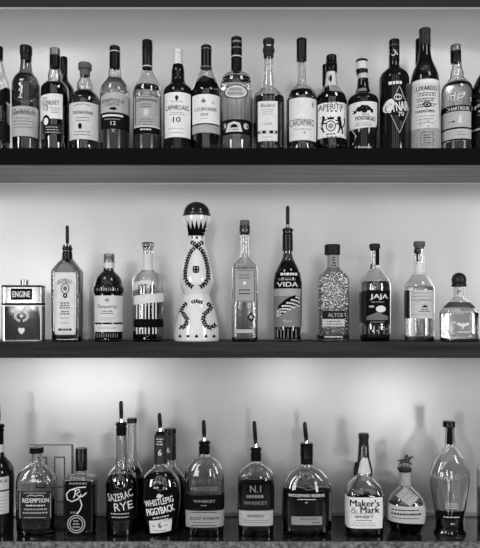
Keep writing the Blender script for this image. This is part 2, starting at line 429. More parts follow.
# T7
b = T('dark bottle with white screw cap and large white label numbered 10', 178, [(60, 4.4), (65.4, 5), (72, 6.2), (80, 6.4), (84, 7.5), (90, 13), (95, 13.9), (154, 13.5)], glass=BLACKG)
b.turn('cap', [(47.6, 4.2), (48.2, 4.9), (52, 4.9), (52.5, 4.5), (65.5, 5.1)], LITE)
l = b.label(164.8, 190.5, 92, 137, .74); b.shapes(176.7, 97.5, [ell(1.7, 2.2), ell(1, 2.4, oy=-1)], .1, parent=l); b.print_(177, 101.3, 16, 1, 2, .3, l); b.text('LAPHROAIG', 177, 107.5, 23, 4.8, .02, l, bold=.015, arc=-.3); b.print_(177, 112.3, 17, 2, 2, .3, l); b.text('10', 176.7, 119.5, 7.5, 5.6, .02, l, bold=.02); b.print_(176, 128.5, 17, 2, 4, .35, l)
# T8
b = T('sloping shouldered bottle with black oval medallion and white label above grey band', 206.2, [(60, 4.6), (67, 4.8), (73, 6.5), (80, 9.5), (88, 12.6), (94, 14.1), (154, 13.8)], liquid=(.02, 81))
b.turn('capsule', [(43.8, 4.4), (44.4, 5), (63, 5.1), (66.5, 5.6)], BLACK); b.turn('cap_ring', [(47.5, 5.2), (48.3, 5.2)], GREY); b.turn('lip_ring', [(65.6, 5.7), (66.6, 5.7)], GREY)
b.shapes(204, 79, [ell(4.4, 3.8)], .02, 'medallion', m=WAX, eps=.0015)
l = b.label(192.5, 219.5, 94, 123, .74, skew=0); b.shapes(203.5, 101, [ell(2.4, 1.6), ell(1, 2.8, oy=.4)], .2, parent=l); b.text('COURVOISIER', 205.3, 109, 22, 3.6, .05, l, bold=.01); b.text('VSOP', 204.3, 114.5, 8, 2.8, .05, l, bold=.02); b.print_(204, 118.3, 12, 1, 2, .4, l); b.shapes(213, 103, [ell(1.6, 1.6)], .5, parent=l)
b.label(192.5, 219.5, 124.5, 132.5, .36, lab='plain grey lower band')
# T9
b = T('wide clear round shouldered bottle with white oval crest and sunburst lower label', 236.5, [(62, 4.6), (70, 5), (73, 6.2), (76, 12), (82, 15.2), (90, 15.6), (154, 14.6)], liquid=(.93, 80))
b.turn('capsule', [(35.8, 4.6), (36.5, 5.2), (69.5, 5.2)], BLACK); b.turn('cap_ring', [(40, 5.35), (42, 5.35)], GREY); b.turn('cap_ring', [(46.5, 5.35), (47.5, 5.35)], GREY); b.turn('cap_ring', [(55, 5.35), (56, 5.35)], LITE)
b.shapes(236.3, 63, [ell(3.2, 3.2)], .7, 'seal'); b.shapes(236.3, 63, [ell(1.9, 1.9)], .03, 'seal', eps=.0012)
l = b.shapes(236, 91.5, [ell(12, 7.2)], .08, 'oval_label'); b.shapes(236, 91.5, [ell(11, 6.2)], .68, 'label_field', l, eps=.001); b.shapes(236, 91.5, [ell(9.6, 5)], .5, 'label_field', l, eps=.0012); b.text('PIERRE', 235.5, 89.3, 12, 2.6, .05, l, bold=.01, eps=.0015); b.text('FERRAND', 235.5, 93.3, 15, 2.8, .05, l, bold=.01, eps=.0015)
l = b.label(221.5, 251.5, 119, 134, .03, lab='dark lower label with pale scrolls', tmax=1.7); b.shapes(234, 127, [[(-8.5, -4.5), (-6, 4), (0, 5.6), (6, 4), (8.5, -4.5)]], .6, parent=l); b.shapes(234, 126, [[(-4, -1.5), (-3, 1), (0, 2.2), (3, 1), (4, -1.5)]], .03, parent=l, eps=.0012); b.print_(234, 129.5, 11, 1, 2, .05, l)
b.shapes(246, 126.5, [ell(2.6, 3)], .5, 'scroll', l); b.shapes(224.5, 126.5, [ell(1.8, 3)], .5, 'scroll', l)
# T10
b = T('long necked bottle with cork style cap and narrow cream label', 268.6, [(50, 4.2), (56, 4.3), (70, 5), (82, 6.6), (89, 7.6), (92, 9), (96, 13.4), (101, 14.8), (154, 14.4)], liquid=(.16, 99), n=2.6)
b.turn('cap', [(37, 4.6), (37.8, 5.5), (41, 5.5), (41.6, 4.9), (46, 4.8), (46.5, 5.6), (50, 5.6), (50.4, 4.9), (55.6, 4.7)], WOODC); b.strokes([circ(268.8, 43.5, 3.2, 2)], 1, m=PRINT, name='cap_seal', eps=.002)
l = b.label(258, 277.5, 101, 141, .68, wrap=False); b.text('Boulard', 267.7, 105.2, 14, 3.6, .1, l, shear=.2); b.print_(267.5, 109.5, 13, 3, 2.4, .35, l); b.text('VSOP', 267.5, 124, 9, 2.8, .2, l); b.shapes(267.7, 132, [[(-9.5, -1.5), (-9.5, 1.5), (0, 1.5), (9.5, 1.5), (9.5, -1.5)]], .03, 'band', l); b.shapes(267.7, 132, [ell(2.2, 1.6), ell(1.2, 1.2, ox=-6.5), ell(1.2, 1.2, ox=6.5)], .6, parent=l, eps=.0012); b.print_(267.5, 137, 13, 1, 2, .3, l)
b.strokes([[(265, 74), (267, 70), (270, 67), (272, 64), (273, 68), (270, 69)]], .8, m=PRINT, name='neck_script')
# T11
b = T('thin necked bottle with plain white label and tall condensed black lettering', 301.6, [(50, 3.8), (59, 4), (80, 4.2), (85, 5), (89, 9.5), (95, 13.6), (100, 14.6), (154, 14)], liquid=(.24, 93))
b.turn('capsule', [(37.4, 4.3), (38, 4.9), (59, 4.8)], FOIL); b.turn('cap_top', [(37.2, 4.4), (38, 5), (40, 5)], BLACK)
l = b.label(289.3, 316, 97.5, 140, .70, wrap=False); b.text('CARDAMARO', 302.5, 122, 25, 7, .04, l, bold=-.005); b.print_(303, 129, 20, 1, 2, .2, l); b.shapes(304.5, 132.5, [ell(.8, 1.5)], .3, parent=l); b.shapes(313.6, 105, [ell(1.6, 3.2)], .12, parent=l); b.shapes(313.6, 105, [ell(.7, 1.4)], .6, parent=l, eps=.0012)
# T12b
b = T('dark slim necked bottle hidden behind the one labelled with rampant lions', 325.9, [(66, 3), (88, 3.2), (98, 10), (104, 10.5), (154, 10.5)], front=1.705, glass=BLACKG)
b.turn('cap', [(63.5, 3), (64.2, 3.4), (84, 3.5)], BLACK)
# T12
b = T('bottle with two rampant lions around a crest on its white label', 331.4, [(60, 4.3), (70, 4.6), (80, 5.4), (86, 6), (90, 10), (97, 14), (102, 14.8), (154, 14.5)], glass=CLEAR, liquid=(.04, 96))
b.turn('capsule', [(53.3, 4.4), (54, 5), (63, 5.2), (64, 5.8), (70.5, 5.6)], BLACK); b.turn('cap_ring', [(62, 5.5), (62.8, 5.5)], FOIL)
l = b.label(325.5, 335.5, 71, 85, .6, name='neck_label', wrap=False); b.shapes(330.3, 78.5, [ell(1.8, 2.8), ell(1, 4, ox=.5)], .05, parent=l)
l = b.label(317.3, 346, 102, 137, .76, arch=-.5); b.text('APERITIF', 331.5, 106.5, 25, 5.6, .02, l, bold=.01); b.strokes(rect(318.5, 102.6, 345, 110.6) + rect(318.5, 111.4, 345, 136.4), .7, .03, parent=l)
b.strokes([circ(330.8, 126, 4.6, 5)], 1., .04, parent=l); b.shapes(330.8, 126, [ell(2.6, 2.8)], .3, parent=l); b.shapes(330.8, 118.5, [[(-3, -1), (-3.5, 2), (-1.2, .8), (0, 2.6), (1.2, .8), (3.5, 2), (3, -1)]], .05, 'crown', l)
for sg in (-1, 1):
    q = lambda pts: [(x * sg, y) for x, y in pts]
    b.shapes(330.8 + sg * 8.5, 123.5, [q([(-2.5, 5.5), (-.5, 7.5), (1.5, 6.5), (2, 3), (3, -1), (2.2, -4), (-.4, -3), (-1.2, 1)]), q([(-4.5, 2.5), (-4.3, 3.6), (-.5, 3.2), (-.5, 1.6)]), q([(-3.5, -1), (-3.5, .3), (0, .2), (0, -1.4)]),
        q([(0, -2.5), (-1.5, -8.5), (-3, -9.5), (-.6, -9.6), (2, -3)]), q([(1, -3), (3, -8), (2, -10), (4.5, -9.6), (4.4, -7), (3, -2)]), q([(3.2, -3), (5.5, 2), (4.6, 5.5), (5.8, 6.5), (6.4, 2), (4.2, -4)])], .04, 'lion', l)
b.print_(331, 134, 12, 1, 2, .1, l, h=1.2)
# T13
b = T('shorter dark bottle with two white neck bands and floral crest on white label', 363, [(66, 4.6), (77, 5), (86, 5.6), (92, 7), (95, 8.5), (98, 13), (102, 14.8), (126, 14.6), (134, 13), (154, 12.5)], glass=BLACKG)
b.turn('cap', [(57.8, 5), (58.4, 5.7), (60.5, 5.7)], BLACK, cx=361.7); b.turn('cap_band', [(60.6, 5.7), (68, 5.8)], LITE, cx=361.8); b.turn('cap_skirt', [(68, 5.7), (72.5, 5.3)], BLACK, cx=362)
b.label(356.5, 368, 72.5, 77.5, .5, name='neck_band'); b.label(357.5, 366.5, 88, 91, .2, name='neck_band')
b.print_(361.5, 64.5, 9, 1, 2, .1, h=1.2)
l = b.label(350, 377, 101.5, 128, .70, archb=1.5, skew=-.6); b.shapes(362.5, 109, [ell(3, 2.6, ox=-3), ell(3, 3, ox=2, oy=-1), ell(2.2, 2, ox=6.5, oy=.5), ell(2, 2, ox=-7.5, oy=-2), ell(2, 1.4, ox=0, oy=2.8), ell(3.5, 1.2, ox=3, oy=2.6), ell(1.6, 2.2, ox=9.5, oy=-1.5)], .04, 'floral_crest', l)
b.text('AMARO', 366, 114.3, 8, 1.8, .05, l); b.text('MONTENEGRO', 366, 118, 20, 4.2, .03, l, bold=.02, rot=-2); b.print_(364, 122.8, 17, 2, 2, .25, l)
b.text('Liquore', 363.5, 147.5, 16, 4, m=PRINT, bold=.01, shear=.2)
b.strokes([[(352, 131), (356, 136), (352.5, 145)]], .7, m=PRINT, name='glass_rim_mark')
# T14
b = T('black bottle with big round white artichoke crest inside a diamond outline', 394.2, [(50, 4.6), (61, 4.9), (67, 5.4), (70, 8), (75, 12.8), (80, 14.3), (154, 13.8)], glass=BLACKG)
b.turn('capsule', [(38, 4.4), (38.6, 5), (60.6, 5.1)], BLACK); b.turn('cap_ring', [(44, 5.2), (44.5, 5.2)], GREY)
b.strokes([circ(393, 52.5, 2.2, 3)], .9, m=PRINT, name='neck_crest', eps=.0012); b.strokes([[(388.8, 50), (390, 52.5), (388.8, 55)], [(397.5, 50), (396.5, 52.5), (397.5, 55)]], .9, m=PRINT, name='neck_crest', eps=.0012)
b.print_(396, 82.5, 19, 1, 2, m=PRINT, h=3)
d = [(399.5, 86), (409, 110), (399.5, 133), (388.5, 110), (399.5, 86)]
b.strokes([[(p[0] + (q[0]-p[0])*i/8, p[1] + (q[1]-p[1])*i/8) for i in range(9)] for p, q in zip(d, d[1:])], .8, .35, name='diamond_outline')
b.shapes(397, 106, [ell(11, 8.5, rot=.35)], .03, 'crest_field', eps=.0008)
l = b.shapes(389, 106, [ell(4.6, 7, rot=-.4)], .72, 'crest', m=PRINT, eps=.001); b.shapes(398, 97, [ell(4.2, 3.2)], .6, 'artichoke', l, eps=.001); b.shapes(398, 97, [ell(1.2, 1.8), ell(.8, 1.4, ox=2.4), ell(.8, 1.4, ox=-2.4)], .03, 'artichoke', l, eps=.0013)
b.text('CYNAR', 398, 106.5, 22, 9.5, m=PRINT, bold=.03, rot=8, name='lettering', eps=.0016); b.text('70', 401, 114, 6, 4.5, m=PRINT, bold=.02, rot=8, eps=.0014)
b.text('C', 388.5, 108.5, 6, 9, .03, l, bold=.01, eps=.0018)
b.shapes(399.8, 124, [ell(2.6, 4)], .05, 'crest_base', m=FOIL)
# T15b
b = T('dark narrow neck rising behind the tallest bottle with woven base', 419, [(42, 3), (66, 3.4), (80, 8), (90, 10), (154, 10)], front=1.722, glass=BLACKG)
b.turn('cap', [(37.8, 2.9), (38.5, 3.3), (62, 3.5)], BLACK)
# T15
b = T('tallest bottle of the upper shelf, dark cone neck and straw wrapped base', 424.8, [(40, 4.8), (44, 5), (54, 5.8), (62, 7.5), (70, 10.8), (77, 13), (82, 13.6), (154, 15.2)], glass=BLACKG)
b.turn('cap', [(26.6, 5), (27.3, 5.7), (31, 5.7), (31.4, 5.4), (44.2, 5.7)], mat('ribbed_dark_cap', .03, .4, spec=.12, var=.4, vscale=300))
b.strokes([circ(424.5, 67.5, 5.2, 4.6)], .7, m=PEWTER, name='round_seal', eps=.001); b.shapes(424.5, 67.5, [ell(4.6, 4)], .05, 'round_seal', m=PEWTER); b.print_(424.5, 66.5, 6, 2, 2.2, .3)
s_ = b.label(410.5, 441, 79.5, 154, .32, name='woven_straw_wrap', m=mat('woven_straw', .34, .7, var=.45, vscale=300, bump=1., bscale=350, stretch=(.4, 1, 1.5)), tmax=3.14, rows=16)
l = b.label(411.5, 438.5, 79.5, 128, .62, eps=.0009, tmax=1.7); b.label(411.5, 438.5, 79, 83, .2, 'scalloped_border', m=paper(.75), eps=.0012, parent=l)
b.text('LUXARDO', 426.2, 88, 22, 4.8, .03, l, bold=.03, eps=.0014)
for yy in (93, 98.5, 104): b.print_(426, yy, 22, 2, 2.2, .12, l, h=1.2, eps=.0015)
b.strokes([circ(427, 104.5, 3.6, 2.4)], 1.2, .03, parent=l, eps=.0016); b.shapes(427, 104.5, [ell(1.2, 1)], .03, parent=l, eps=.0016)
b.text('MARASCHINO', 426, 111, 18, 2.8, .05, l, bold=.03, eps=.0014); b.print_(425.5, 116, 21, 2, 3, .2, l, eps=.0015); b.print_(425.5, 122.8, 19, 1, 3, .2, l, eps=.0018); b.label(412, 437, 121.5, 124.5, .62, 'band', eps=.0012, parent=l); b.strokes([[(413, 121), (420, 121.3), (428, 121.3), (436, 121)], [(413, 126), (420, 126.3), (428, 126.3), (436, 126)]], .6, .1, parent=l, eps=.0016)
b.strokes(rect(421, 132, 433, 145), .5, .12, name='stamped_panel', eps=.001); b.print_(427, 135, 9, 4, 2.6, .1, eps=.0012)
# T16
b = T('pale bottle with raised script, black banner and two tone label, beside cropped dark bottle', 457, [(54, 4), (60.6, 4.2), (68, 5), (74, 6.5), (77, 6.3), (81, 9), (87, 14), (92, 15.2), (154, 14.6)], liquid=(.85, 84))
b.turn('cap', [(43.3, 4.6), (44, 5.1), (49.8, 5.2)], GREY, cx=455.6); b.turn('capsule', [(49.8, 5.2), (59, 5.2), (60.7, 4.8)], BLACK, cx=455.8)
b.strokes([[(448, 100), (450, 92), (451, 100)], [(450, 96), (455, 95)], [(455, 92), (454, 101)], [(457, 100), (459, 94), (462, 93), (463, 97), (459, 98)]], .8, m=PRINT, name='raised_script', eps=.001)
l = b.label(444.5, 471, 105, 127, .42); b.label(444.5, 471, 105, 111, .03, 'banner', parent=l, eps=.0007, lab='black banner'); b.text('CHARTREUSE', 458.7, 108.3, 22, 3.4, .7, l, bold=.02, eps=.0012)
b.shapes(460, 119, [[(-2, -4), (-1.5, 1), (0, 5.5), (1.5, 1), (2, -4)]], .62, 'tower', l); b.print_(451.5, 122, 6, 1, 2, .05, l, h=1.3)
l = b.label(444.5, 471, 127, 140, .03); b.label(444.5, 471, 128.8, 138.5, .46, 'lower_field', parent=l, eps=.0007); b.print_(458, 132, 17, 2, 2.6, .15, l)
b.label(446, 470, 140.5, 154, .03, m=mat('dark_lower_band', .02, .2))
# T17
b = T('black bottle with white disc on its label, cropped at the end of the upper shelf', 486.5, [(58, 5), (72, 6), (80, 10), (90, 14), (98, 14.6), (154, 14.2)], glass=BLACKG)
b.turn('cap', [(50, 5), (51, 6), (60, 6)], LITE); b.label(474, 496, 95, 125, .03); l = b.shapes(481, 107.5, [ell(7, 9)], .6, 'disc', m=PRINT); b.shapes(481, 107.5, [[(-7, -2.5), (-7, 2.5), (8, 3.5), (8, -1.5)]], .03, 'banner', l, eps=.0012); b.text('P', 477, 107.5, 3, 3.4, .7, l, eps=.0016)
b.label(474, 496, 127, 129, .4, name='thin_band')

# ================================================================== MIDDLE SHELF
# M1 tin
b = M('rectangular metal flask tin with small screw cap and wreath emblem', 23.6, [(285.4, 20.6), (286.6, 21.4), (341, 21.4)], n=9, dr=.34, glass=BRUSH, cat='tin', name='metal_flask', heel=.99, part='tin_body')
b.N = 9; b.amin = 0.
b.abn = lambda z, b=b: (b.rf(z), b.rf(z) * .34, 9.)
b.body.data.clear_geometry()
vs, fs = loft([(z,) + b.abn(z) for z in [0, .0012, .0035, .02, .06, b.top - .004, b.top - .002, b.top]], 96)
b.body.data.from_pydata(vs, [], fs); b.body.data.update(); [setattr(p, 'use_smooth', True) for p in b.body.data.polygons]; b.body.data.set_sharp_from_angle(angle=.6)
b.turn('screw_cap', [(279.5, 3.6), (280, 4.2), (284, 4.2), (285.6, 4.4)], BRUSH, cx=24.5)
b.turn('rim', [(284.6, 20.8), (285.2, 21.6), (286.4, 21.6)], FOIL, n=9, dr=.35, seg=96)
l = b.label(1, 46, 306, 340, .1, name='printed_sheet', m=TINB, tmax=3.14, cols=90)
b.label(1, 46, 303, 305.2, .02, name='dark_stripe', tmax=3.14, cols=90); b.label(1, 46, 305.2, 306.3, .85, name='white_stripe', tmax=3.14, cols=90)
p = b.label(11, 32, 288.6, 299.8, .03, name='name_panel', wrap=False, lab='dark name panel'); b.text('ENGINE', 21.5, 294.2, 17.5, 6, .8, p, bold=.03)
b.text('ORGANIC GIN', 21.5, 309.5, 15, 2.2, m=PRINT)
b.shapes(0, 0, [], .5) if False else None
x0_, z0_, Yf_ = b.hit(21.5, 316)
wre = leaves(circ(0, 0, 6.3, 5, a0=.62*PI, a1=1.42*PI, n=10), 1.6, 1., .5) + leaves(circ(0, 0, 6.3, 5, a0=.38*PI, a1=-.42*PI, n=10), 1.6, 1., .5)
b.shapes(21.5, 316, wre, m=PRINT, name='wreath'); b.shapes(21.5, 316, [ell(1.4, 1.6)], m=PRINT, name='wreath')
b.shapes(21.5, 331, [[(-3.4, 1.5), (-2.4, 3.2), (-.9, 3.2), (0, 2.2), (.9, 3.2), (2.4, 3.2), (3.4, 1.5), (2.4, -1.2), (0, -3.4), (-2.4, -1.2)]], m=PRINT, name='heart')
# M2
b = M('angular shouldered clear bottle with arched pale label and black pourer', 67.3, [(245, 4.6), (255, 4.8), (258.5, 5.4), (262, 8.5), (267, 12.5), (270.5, 15.2), (272, 15.8), (320, 15.6), (341, 15)], n=7, dr=.62, liquid=(.6, 291), glass=BLUEG)
b.turn('neck_band', [(252, 5.4), (259, 5.7)], BLACK); b.pourer(246, 252, 225.5, 67.3, r=1.7, hw=5.6)
b.turn('neck_seal', [(256, 3.2), (262, 3.2)], BLACK, dr=2.1, cx=67)
l = b.label(54.5, 76, 272.5, 334.5, .68, arch=0, wrap=False, corner=9, rows=14)
b.text('BOMBAY', 65, 280.5, 14, 4.4, .12, l, bold=.01, arc=2.4); b.strokes([circ(65.2, 288.5, 3.8, 4.8)], 1.2, .2, parent=l, eps=.001); b.shapes(65.2, 288.5, [ell(2, 2.4)], .15, parent=l); b.shapes(65.2, 295.5, [ell(2.2, 2.6)], .03, parent=l); b.shapes(65.2, 295.5, [ell(.8, .9)], .7, parent=l, eps=.0012)
b.print_(65, 303, 11, 3, 2.4, .15, l, h=1.4); b.print_(65, 311.5, 10, 2, 2.4, .15, l, h=1.4); b.print_(65, 318, 11, 1, 2, .2, l); b.print_(65, 323, 11, 1, 2, .2, l); b.print_(65, 329.6, 16, 1, 2, .06, l, h=2.2)
b.strokes(rect(56, 283, 74.5, 333), .4, .35, parent=l, name='border_line')
# M3
b = M('dark ribbed shoulder bottle with metal cap, wax seal and script label', 108.5, [(262, 5), (271, 5.4), (273.5, 8), (278, 11.8), (284, 13.6), (286, 13.9), (287.5, 15.2), (292, 15.2), (294, 14.1), (341, 13.6)], glass=TINT, liquid=(.1, 291))
b.turn('cap', [(253.4, 4.8), (254, 5.4), (257.3, 5.4), (257.6, 5.2), (262.5, 5.4)], GREY, cx=109); b.turn('neck_label', [(262.5, 5.6), (268, 5.5)], LITE, cx=109)
b.shapes(106, 279, [ell(4.6, 4.6)], .02, 'wax_seal', m=WAX, eps=.002); b.strokes([circ(106, 279, 2.8)], .6, .3, name='wax_seal', m=FOIL, eps=.0026)
l = b.label(94.5, 121, 295.5, 322.5, .66); b.shapes(107, 300, [ell(2.2, 1.6), ell(.8, 2.4)], .3, parent=l); b.text('Tanqueray', 107, 306.8, 20, 4.6, .06, l, shear=.35, rot=0); b.print_(107, 311.2, 14, 2, 2.2, .15, l, h=1.1); b.print_(107, 317.8, 13, 2, 2, .4, l)
l = b.label(95, 120.5, 324.3, 331.8, .70, name='signature_strip'); b.text('W. Granet', 107, 328, 17, 3.4, .12, l, shear=.4)if False else b.strokes([[(98 + i*1.5, 328 + (1.2 if i % 2 else -1.2) + .4*math.sin(i*2.1)) for i in range(13)]], .5, .12, parent=l, name='signature')
for ya, yb in ((333.5, 337.5), (288, 291)): b.strokes([[(97 + i*2.3, ya), (97 + i*2.3, yb)] for i in range(10)], .8, m=mat('painted_glass_glint', .5, .1, trans=.6), name='vertical_glints')  # glints painted on the glass as pale upright strokes
# M4
b = M('glass stoppered bottle with slanted pale label over dark vertical stripes', 147.8, [(247, 4.6), (252, 4.8), (268, 5), (271, 6), (274, 11), (279, 14.6), (284, 15.2), (341, 14.6)], liquid=(.015, 301), thick=.0025)
b.turn('glass_stopper', [(242, 5.4), (242.6, 6), (246, 6), (246.6, 5), (250, 4.8)], CLEAR, cx=148)
b.turn('stopper_ring', [(247.5, 5.2), (252, 5.3)], EMB)
b.label(143, 153, 254, 270, .6, name='neck_label', wrap=False)
b.strokes([[(x, 300), (x, 334)] for x in (136.8, 139.7, 142.6, 145.5, 149, 153, 156)], 1.3, .7, name='pale_vertical_stripes', m=PRINT)
b.strokes([[(x, 285), (x - .2, 297)] for x in (139, 142.5, 146, 150.5, 154)], 1.2, .1, name='dark_vertical_stripes')
l = b.label(133, 151, 281, 289, .62, skew=-1., name='upper_label'); b.print_(143, 285, 12, 1, 2, .15, l, h=1.6, skew=.1)
l = b.label(134, 162.5, 293.5, 302.5, .68, skew=-2.2, eps=.0009); b.print_(147, 297.5, 17, 1, 2, .1, l, h=1.6, skew=.12)
l = b.label(134, 162.5, 319, 327.5, .015, name='black_band', eps=.0009, lab='black lower band'); b.print_(147, 322, 20, 2, 2, .4, l, h=.7)
# M5 ceramic
b = M('tall white ceramic bottle with dark dome cap and painted leaf garlands', 196.8, [(217, 13.2), (220, 13.2), (228, 10.6), (236, 8.4), (240, 8), (248, 9.8), (262, 13), (275, 15.4), (282, 16.2), (288, 15), (295.5, 12.6), (299, 13.6), (308, 17), (322, 20.4), (333, 21.8), (341, 21.8)], glass=CERAM, front=1.622, name='ceramic_bottle', heel=.97, part='ceramic_body')
dome = [(202 + 12 * (1 - math.cos(t)), max(.3, 12.8 * math.sin(t))) for t in [i * PI / 2 / 10 for i in range(11)]]
b.turn('dome_cap', dome + [(215, 13.3), (216.4, 13.3), (216.9, 12.6)], mat('dark_glazed_dome', .012, .12, coat=.3), rim=False); b.turn('cap_band', [(214.2, 13.5), (215.4, 13.6)], PEWTER, rim=False)
pet = []
for i in range(-2, 3):
    xx = i * 4.6
    pet.append([(xx * .68 - 2.6, -14), (xx * .86 - 1.8, -7), (xx, 1.), (xx * .86 + 1.8, -7), (xx * .68 + 2.6, -14)])
b.shapes(196.5, 221, pet, .02, 'painted_points'); b.strokes([[(188, 236.4), (192, 237.3), (197, 237.6), (202, 237.3), (205, 236.4)]], 2.2, .02, name='painted_points')
pol = []
for sg in (-1, 1):
    path = [(196.5 - sg * 6, 241), (196.5, 245), (196.5 + sg * 6, 251), (196.5 + sg * 9.5, 260), (196.5 + sg * 11.5, 270), (196.5 + sg * 11.5, 278), (196.5 + sg * 8.5, 284), (196.5 + sg * 4, 287)]
    pol += leaves(path, 2.7, 1.75, .95)
b.shapes(0, 0, [], .02) if False else None
def garland(bt, path_polys, ax, ay, name='painted_garland'):
    bt.shapes(ax, ay, [[(x - ax, y + ay) for x, y in P] for P in path_polys], .025, name)
garland(b, pol, 196.5, 264)
b.strokes([[(196.5 - sg * 6, 241), (196.5, 245), (196.5 + sg * 6, 251), (196.5 + sg * 9.5, 260), (196.5 + sg * 11.5, 270), (196.5 + sg * 11.5, 278), (196.5 + sg * 8.5, 284), (196.5 + sg * 4, 287)] for sg in (-1, 1)], .6, .05, name='garland_stem')
b.shapes(196, 269.5, [ell(3.2, 1), ell(1, 3.8), ell(3.4, .8, oy=2.8), ell(3, .9, oy=-2.6), ell(.7, 3, ox=-2.6), ell(.7, 3, ox=2.6)], .03, 'centre_crest')
pol = leaves([(186, 303), (182, 306), (180.5, 311), (184, 315), (187, 319), (186, 325), (181.5, 328), (179.5, 327)], 2.5, 1.75, .95) + leaves([(207, 303), (211, 306), (209, 310), (204.5, 314), (203, 320), (206, 326), (211, 328), (215, 325)], 2.5, 1.75, .95)
pol += leaves([(191, 302), (196, 301), (201, 302)], 2.4, 1.5, .8)
garland(b, pol, 196.5, 315)
for xx in (180, 188, 196.5, 206, 214): b.shapes(xx, 336.5, [[(-1.8, -1), (-1.2, .8), (0, 2.4), (1.2, .8), (1.8, -1)]], .03, 'painted_bud')
# M6
b = M('square clear bottle with black dipped cork and tall grey label', 244.7, [(232, 4), (250, 4.3), (258, 5), (263, 9), (267, 12.4), (270, 13), (341, 12.8)], n=4.5, liquid=(.86, 268))
b.turn('cork', [(219.8, 4.4), (220.4, 4.8), (225.5, 4.8)], CORK); b.turn('wax_dip', [(224.8, 4.8), (226, 5.6), (232, 5.6), (234.4, 4.6)], WAX)
l = b.label(233.5, 255.5, 269, 302, .34, wrap=False); b.strokes(rect(234.8, 270.3, 254.3, 301), .5, .1, parent=l); b.shapes(244.5, 283, [ell(1.6, 1.6)], .8, parent=l); b.text('DEL MAGUEY', 244.5, 278, 15, 2.2, .1, l)if False else b.print_(244.5, 275, 12, 2, 3, .1, l); b.print_(244.5, 290, 13, 2, 3.6, .08, l, h=1.2)
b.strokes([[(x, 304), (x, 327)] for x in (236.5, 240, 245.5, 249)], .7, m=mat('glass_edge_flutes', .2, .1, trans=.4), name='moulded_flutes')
b.shapes(251, 317, [[(0, 5), (4, 0), (0, -5), (-4, 0)]], .05, 'diamond_label'); b.shapes(251, 317, [[(0, 2.4), (2, 0), (0, -2.4), (-2, 0)]], .4, 'diamond_label', eps=.001)
l = b.label(233.8, 255, 329, 333.5, .45, name='strip_label', wrap=False); b.strokes(rect(234, 329, 254.8, 333.4), .6, .04, parent=l)
# M7
b = M('slender dark bottle with pourer and woven pattern on its black label', 287.7, [(230, 4.6), (250, 4.9), (258, 5.6), (264, 8.3), (272, 12), (279, 13.4), (341, 12.9)], glass=mat('olive_glass', .3, .0, trans=1., ior=1.5), liquid=(.35, 262))
b.turn('capsule', [(234, 5.1), (250.3, 5.2)], BLACK); b.pourer(227.5, 234, 206, 287.7, r=1.9, hw=5.4)
l = b.label(274.5, 301, 272, 327, .03, tmax=1.75); b.print_(289, 274, 20, 1, 2, .75, l, h=2.4); b.text('DEL MAGUEY', 287.5, 279.3, 17, 2, .5, l); b.text('VIDA', 287.7, 284.3, 21, 4.6, .8, l, bold=.02)
b.label(274.8, 300.5, 288.5, 327, .20, 'pale_field', parent=l, eps=.0007, tmax=1.7)
b.label(274.8, 300.5, 288.5, 296, .36, 'sky_field', parent=l, eps=.0009, tmax=1.7)
b.shapes(288, 306, [[(-12, -4), (-8, 2), (-2, 7), (4, 10), (12, 12), (12, 0), (6, 0), (0, -3), (-5, -8), (-12, -10)]], .015, 'woven_hill', l, eps=.0011)
chk = []
for i in range(10):
    for j in range(6):
        if (i + j) % 2: continue
        u, v = i / 9, j / 5; x = -10 + 21 * u; y = -5 + 15 * u ** .75 - v * (6 + 4 * u)
        chk.append([(x - 1., y - .9), (x - 1., y + .6), (x + 1., y + 1.), (x + 1., y - .5)])
b.shapes(288, 306, chk, .75, 'woven_pattern', l, eps=.0016)
b.text('Mezcal', 287.5, 321, 9, 2.6, .5, l, shear=.3)
b.strokes([[(x, 329), (x, 338)] for x in (277.5, 281, 284, 288, 292, 296)], .9, m=mat('painted_glass_glint', .5), name='vertical_glints')  # painted glints low on the bottle
# M8
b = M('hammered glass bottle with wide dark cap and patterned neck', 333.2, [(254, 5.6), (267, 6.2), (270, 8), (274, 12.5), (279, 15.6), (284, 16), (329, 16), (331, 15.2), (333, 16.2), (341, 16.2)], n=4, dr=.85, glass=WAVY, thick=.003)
b.turn('cap', [(243.8, 7.4), (244.5, 8.1), (253.4, 8.1), (254.2, 7.4)], mat('dark_ribbed_cap', .016, .45, spec=.12, var=.3, vscale=300), cx=332.4)
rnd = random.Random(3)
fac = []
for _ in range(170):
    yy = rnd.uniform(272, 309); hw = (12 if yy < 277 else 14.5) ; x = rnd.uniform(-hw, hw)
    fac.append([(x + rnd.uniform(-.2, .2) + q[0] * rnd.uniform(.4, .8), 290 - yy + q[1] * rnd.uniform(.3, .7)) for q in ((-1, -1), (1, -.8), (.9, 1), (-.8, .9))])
b.shapes(333.2, 290, fac, name='painted_sparkle', m=mat('painted_sparkle_quad', .85, .12, trans=.25, ior=1.6))  # pale quads painted on for window glints off the pebbled surface
l = b.label(326.5, 339, 255, 267, .30, name='neck_label'); b.print_(332.5, 257.5, 9, 4, 2.7, .03, l, h=1.6)
l = b.label(322.5, 344.5, 311, 327, .06, lab='dark lower label', wrap=False); b.text('ALTOS', 335.5, 315, 15, 4, .4, l, bold=.02); b.label(322.5, 344.5, 319, 326.5, .48, 'pale_field', parent=l, eps=.0007, wrap=False); b.print_(334, 321.5, 17, 2, 2.6, .1, l)
b.label(318, 349, 335, 338.5, .04, name='base_band'); b.print_(333.5, 336.8, 24, 1, 2, .6, h=1.6)
